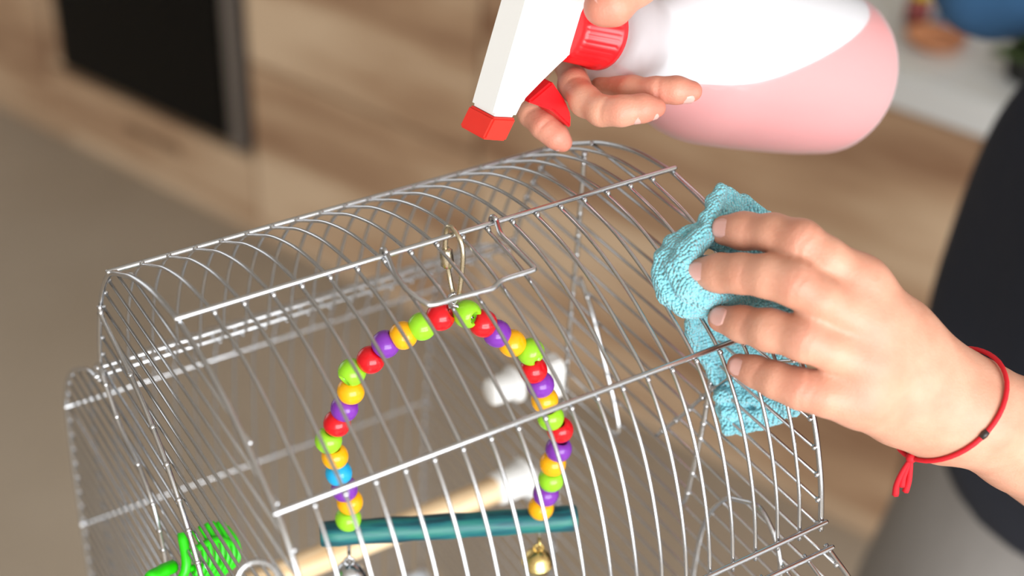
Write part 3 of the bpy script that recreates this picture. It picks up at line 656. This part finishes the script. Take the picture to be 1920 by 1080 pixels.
R_index = [(1056, 268, .545, 17), (1043, 256, .544, 22), (1020, 236, .545, 24), (997, 213, .549, 24), (985, 180, .560, 26), (1000, 130, .578, 29), (1060, 50, .600, 38)]
R_mid = [(1230, 202, .520, 19), (1205, 203, .519, 25), (1165, 208, .519, 27), (1128, 208, .523, 27), (1098, 190, .530, 28), (1076, 160, .540, 28), (1070, 120, .560, 29), (1095, 50, .595, 38)]
R_ring = [(1297, 171, .526, 20), (1268, 169, .525, 24), (1232, 169, .527, 23), (1185, 168, .533, 24), (1140, 160, .546, 24), (1118, 130, .566, 27), (1135, 55, .60, 37)]
R_pink = [(1330, 130, .585, 20), (1290, 145, .59, 23), (1230, 145, .60, 25), (1190, 110, .605, 27), (1185, 50, .61, 35)]
R_thumb = [(1128, 14, .500, 34), (1146, 8, .500, 40), (1195, -32, .506, 40), (1250, -80, .520, 40), (1310, -130, .555, 50), (1330, -160, .59, 60)]
prims2 = []
for l in (R_index, R_mid, R_ring, R_pink, R_thumb): prims2 += chain(pxs(l))
for l in (R_index, R_mid, R_ring, R_pink): prims2 += chain(pxs([l[-1], (1300, -150, .63, 52)]))
SHR = np.array([.60, .22, 1.30]); ELR = np.array([.47, .36, 1.26]); WRR = W(1310, -165, .635)
prims2 += chain([(W(1260, -90, .615), .012), (WRR, .016), (WRR * .5 + ELR * .5, .026), (ELR, .032)])
finger_nail(chain(pxs(R_index)), R_index, .0035, nrm * .25 + dn * .8 - rt * .55, .0050, .0034)
finger_nail(chain(pxs(R_mid)), R_mid, .0042, nrm * .28 + dn * .95, .0056, .0036)
finger_nail(chain(pxs(R_ring)), R_ring, .0042, nrm * .32 + dn * .95, .0058, .0036)
finger_nail(chain(pxs(R_thumb)), R_thumb, .0016, nrm * .9 - dn * .55 - rt * .25, .0050, .0046)
for l in (R_index, R_mid, R_ring, R_thumb): P_ = pxs(l); flush += [(P_[0][0], .010, .6), (P_[2][0] + nrm * P_[2][1], .007, .35)]
gr = []
for l, js in ((R_index, (2, 3)), (R_mid, (3, 5)), (R_ring, (2,)), (R_thumb, (2,))):
    P_ = pxs(l)
    for j in js: al = P_[j - 1][0] - P_[j + 1][0]; al /= np.linalg.norm(al); gr.append((P_[j][0] + nrm * P_[j][1], al, .0007, .0006))
v2, f2 = surface_nets(prims2, .00075, .0030, post=creases([], gr)); v2 = smooth_mesh(v2, f2, 2, .4)
# rest of the body, mostly under the clothes
FW = np.array([-.995, -.1, 0]); LF = np.array([.1, -.995, 0]); TC = np.array([.605, .05, 0])
TU = TC + np.array([.085, -.04, 0]); SHL = TU + LF * .165 + [-.03, 0, 1.32]; ELL = W(2400, 1040, .70)
bp = chain([(ELL, .028), (SHL, .045)]) + chain([(ELR, .032), (SHR, .048)]) + chain([(SHL, .05), (TU + [0, 0, 1.34], .06), (SHR, .05)]) + chain([(TU + [0, 0, 1.28], .085), (TC + [.02, 0, .95], .09)]) + chain([(TU + [0, 0, 1.34], .055), (TU + [-.02, 0, 1.47], .05)])
hc = TU + np.array([-.045, 0, 1.575])
bp += [ell(hc, (.095, .078, .115)), ell(hc + [-.03, 0, -.055], (.06, .055, .06))] + chain([(hc + [-.09, 0, .005], .008), (hc + [-.108, 0, -.025], .012)]) + [ell(hc + LF * .078, (.018, .01, .03)), ell(hc - LF * .078, (.018, .01, .03))]
for s in (-1, 1):
    hip = TC + LF * .09 * s; bp += chain([(hip + [0, 0, .88], .085), (hip + [-.02, 0, .48], .055), (hip + [0, 0, .09], .04)]) + chain([(hip + [0.02, 0, .05], .035), (hip + [-.13, 0, .03], .028)])
v3, f3 = surface_nets(bp, .008, .03, pad=.04); v3 = smooth_mesh(v3, f3, 2)
allv = np.concatenate([v1, v2, v3]); allf = np.concatenate([f1, f2 + len(v1), f3 + len(v1) + len(v2)])
body = from_data('body', allv, allf.tolist(), SKIN, person)
fl = np.zeros(len(allv))
for c_, sg, a_ in flush: fl = np.maximum(fl, a_ * np.exp(-((allv - c_) ** 2).sum(1) / sg ** 2))
at = body.data.attributes.new('flush', 'FLOAT', 'POINT'); at.data.foreach_set('value', fl.astype(np.float32))
# clothes
def drape(amp, fr):
    def post(D, ax):
        G = np.meshgrid(*ax, indexing='ij'); return (D + amp * np.sin(fr * (G[0] * .6 + G[1]) + 3 * np.sin(fr * .25 * G[2])) * .6 + amp * np.sin(fr * .7 * G[2] + 9 * G[0])).astype(np.float32)
    return post
axes = np.stack([FW, LF, [0, 0, 1]])
sp = [ell(TC + [.095, -.045, 1.18], (.105, .18, .22), axes), ell(TC + [-.02, -.005, .98], (.142, .175, .24), axes)] + chain([(SHL, .062), (SHL * .55 + ELL * .45, .058)]) + chain([(SHL, .06), (TU + [0, 0, 1.31], .09), (SHR, .066)]) + chain([(TU + [0, 0, 1.28], .10), (TC + [.03, -.01, 1.0], .11)])
vz, fz = surface_nets(sp, .006, .035, pad=.05, post=lambda D, ax: np.maximum(drape(.004, 40)(D, ax), (.845 - ax[2])[None, None, :]).astype(np.float32)); vz = smooth_mesh(vz, fz, 1)
o = from_data('shirt', vz, fz.tolist(), NAVY, person); o['label'] = 'dark navy loose top'
sp = chain([(SHR, .07), (SHR * .35 + ELR * .65, .064)]) + chain(pxs([(1775, -140, 1.0, 80), (1838, -18, 1.0, 92), (1862, -12, 1.0, 98)])) + chain(pxs([(1915, -28, .985, 96), (2060, -60, 1.0, 140)])) + chain([(W(1990, -120, 1.0), .06), (SHR, .066)])
vz, fz = surface_nets(sp, .005, .008, pad=.05, post=drape(.004, 60)); o = from_data('sleeve', smooth_mesh(vz, fz, 1), fz.tolist(), DENIM, person); o['label'] = 'blue denim sleeve'
sp = []
for s in (-1, 1):
    hip = TC + LF * .085 * s + rt * .022; sp += chain([(hip + [.0, 0, .86], .105), (hip + [-.045, 0, .62], .095), (hip + [-.02, 0, .10], .07)])
vz, fz = surface_nets(sp, .008, .03, pad=.05, post=lambda D, ax: np.maximum(np.maximum(drape(.003, 40)(D, ax), (.055 - ax[2])[None, None, :]), (ax[2] - .875)[None, None, :]).astype(np.float32)); o = from_data('trousers', smooth_mesh(vz, fz, 1), fz.tolist(), GREY_CLOTH, person); o['label'] = 'grey trousers'
HAIR = mat('brown_hair', lin((62, 44, 32)), .6)
vz, fz = surface_nets([ell(hc + [.02, 0, .02], (.098, .088, .118)), ell(hc + [.06, 0, -.06], (.05, .07, .12))], .006, .03, post=lambda D, ax: np.maximum(D, (hc[0] - .055 - ax[0])[:, None, None]).astype(np.float32)); from_data('hair', smooth_mesh(vz, fz, 2), fz.tolist(), HAIR, person)

# ---------------------------------------------------------------- bracelet
THREAD = mat('red_thread', lin((206, 16, 34)), .7)
wa, wb = W(1790, 757, .513), W(1920, 818, .53); wd_ = (wb - wa) / np.linalg.norm(wb - wa); wc_ = W(1752, 742, .5125)
e1 = -(dn - (dn @ wd_) * wd_); e1 /= np.linalg.norm(e1); e2 = np.cross(wd_, e1)
if e2 @ nrm < 0: e2 = -e2
br = empty('bracelet', wc_, 'thin red thread bracelet with knotted tails round the wrist', 'bracelet')
ring = []
for i in range(48):
    th = 2 * math.pi * i / 48; dr = math.cos(th) * e1 + math.sin(th) * e2; o_ = wc_ + wd_ * (.0040 + .0030 * math.sin(th) + .0036 * math.cos(th))
    q = v1 - o_; ax_ = q @ wd_; q = q - ax_[:, None] * wd_; rad = np.linalg.norm(q, axis=1)
    near = (abs(ax_) < .0016) & (q @ dr > .985 * rad) & (rad < .04)
    ring.append((o_, dr, rad[near].max() if near.any() else .02))
rr_ = np.array([q[2] for q in ring]); rr_ = np.minimum(rr_, np.median(rr_) * 1.25); rr_ = np.maximum(rr_, (np.roll(rr_, 1) + np.roll(rr_, -1) + rr_) / 3)
ring = [o_ + dr * (r + .0007) for (o_, dr, _), r in zip(ring, rr_)]
MB().tube(ring, .00085, 8, True).build('cord', THREAD, br)
b_i = ring[15]; b_j = ring[16]
MB().tube([b_i, (b_i + b_j) / 2, b_j], [.0010, .0013, .0010], 8).build('dark_bead', mat('dark_bead', (.03, .022, .02, 1), .4), br)
kn = ring[25]; mb = MB().ball(kn, .0019, 10, 8)
mb.build('knot', THREAD, br)
for dx, k in ((-.0022, 1), (.0010, .9), (-.0008, .75)):
    ps = catmull([kn, kn + rt * dx * .8 + np.array([0, 0, -.006]), kn + rt * dx * 1.2 + np.array([0, 0, -.012 * k]), kn + rt * dx + np.array([0, 0, -.017 * k])], 4)
    MB().tube(ps, np.linspace(.0008, .0013, len(ps)), 6).build('tail', THREAD, br)

# ---------------------------------------------------------------- cleaning cloth
cp = []
def sheet(rows, r):
    G = [[W(*q) for q in row] for row in rows]
    for a_, b_ in zip(G[:-1], G[1:]):
        for i in range(len(a_) - 1):
            cp.append(tri(a_[i], a_[i + 1], b_[i], r)); cp.append(tri(b_[i], a_[i + 1], b_[i + 1], r))
fold = lambda l: cp.extend(chain(pxs(l)))
# peak and its fold running down to the curl
fold([(1350, 356, .512, 12), (1340, 380, .509, 15), (1331, 412, .506, 18), (1318, 442, .503, 20), (1292, 470, .502, 24), (1272, 500, .500, 26)])
sheet([[(1352, 354, .513), (1395, 378, .520), (1438, 406, .524)], [(1332, 410, .508), (1385, 425, .522), (1440, 432, .526)], [(1318, 446, .506), (1370, 462, .516), (1440, 470, .518)]], .0018)
fold([(1330, 420, .508, 15), (1296, 440, .508, 18), (1268, 460, .507, 22), (1247, 488, .505, 22), (1244, 520, .504, 21), (1256, 552, .504, 22), (1284, 572, .504, 22), (1318, 578, .505, 20)])
fold([(1268, 500, .502, 26), (1290, 535, .500, 28), (1320, 555, .501, 24), (1370, 560, .506, 18), (1430, 566, .510, 17), (1490, 580, .512, 16)])
sheet([[(1258, 480, .509), (1330, 500, .512), (1420, 505, .514)], [(1262, 540, .509), (1340, 545, .512), (1500, 575, .516)], [(1290, 580, .509), (1360, 575, .513), (1505, 592, .517)]], .0030)
fold([(1330, 455, .510, 14), (1390, 468, .512, 13), (1460, 478, .514, 12)])
# part pushed through the wires, hanging inside the cage
sheet([[(1296, 585, .545), (1360, 590, .550), (1440, 600, .550), (1505, 640, .545)], [(1300, 640, .556), (1370, 660, .558), (1440, 680, .556), (1500, 690, .548)], [(1345, 700, .560), (1390, 720, .562), (1440, 735, .560), (1490, 740, .552)]], .0020)
fold([(1295, 592, .546, 12), (1300, 625, .553, 14), (1322, 668, .558, 14), (1345, 712, .560, 12)])
sheet([[(1345, 735, .560), (1400, 735, .562), (1450, 745, .560), (1495, 760, .553)], [(1352, 765, .563), (1405, 768, .564), (1450, 772, .561), (1490, 768, .554)], [(1364, 806, .562), (1410, 797, .564), (1450, 786, .561), (1478, 772, .556)]], .0016)
fold([(1350, 742, .558, 13), (1390, 748, .560, 12), (1440, 752, .559, 12), (1495, 757, .551, 10)]); fold([(1356, 772, .560, 10), (1400, 778, .561, 11), (1450, 772, .558, 10)])
for x, y in ((1366, 808), (1384, 806), (1402, 801), (1420, 796), (1438, 791), (1456, 784), (1472, 777)): cp.append(cap(W(x, y, .562), W(x + 6, y + 3, .562), .0016, .0014))
def terry(D, ax):
    G = np.meshgrid(*[a_.astype(np.float32) for a_ in ax], indexing='ij'); f = 2 * math.pi
    return D + (.0005 * np.sin(f * (G[0] + .4 * G[2]) / .011 + 2 * np.sin(G[1] * 300)) * np.sin(f * (G[2] - .5 * G[1]) / .009)).astype(np.float32) - .00022 * (np.sin(f * G[0] / .0023) * np.sin(f * G[1] / .0024) * np.sin(f * G[2] / .0022)).astype(np.float32)
vc, fc = surface_nets(cp, .0006, .0016, post=terry)
o = from_data('cleaning_cloth', vc, fc.tolist(), TERRY); tag(o, 'turquoise terry cleaning cloth bunched under the fingers on the cage', 'cloth')
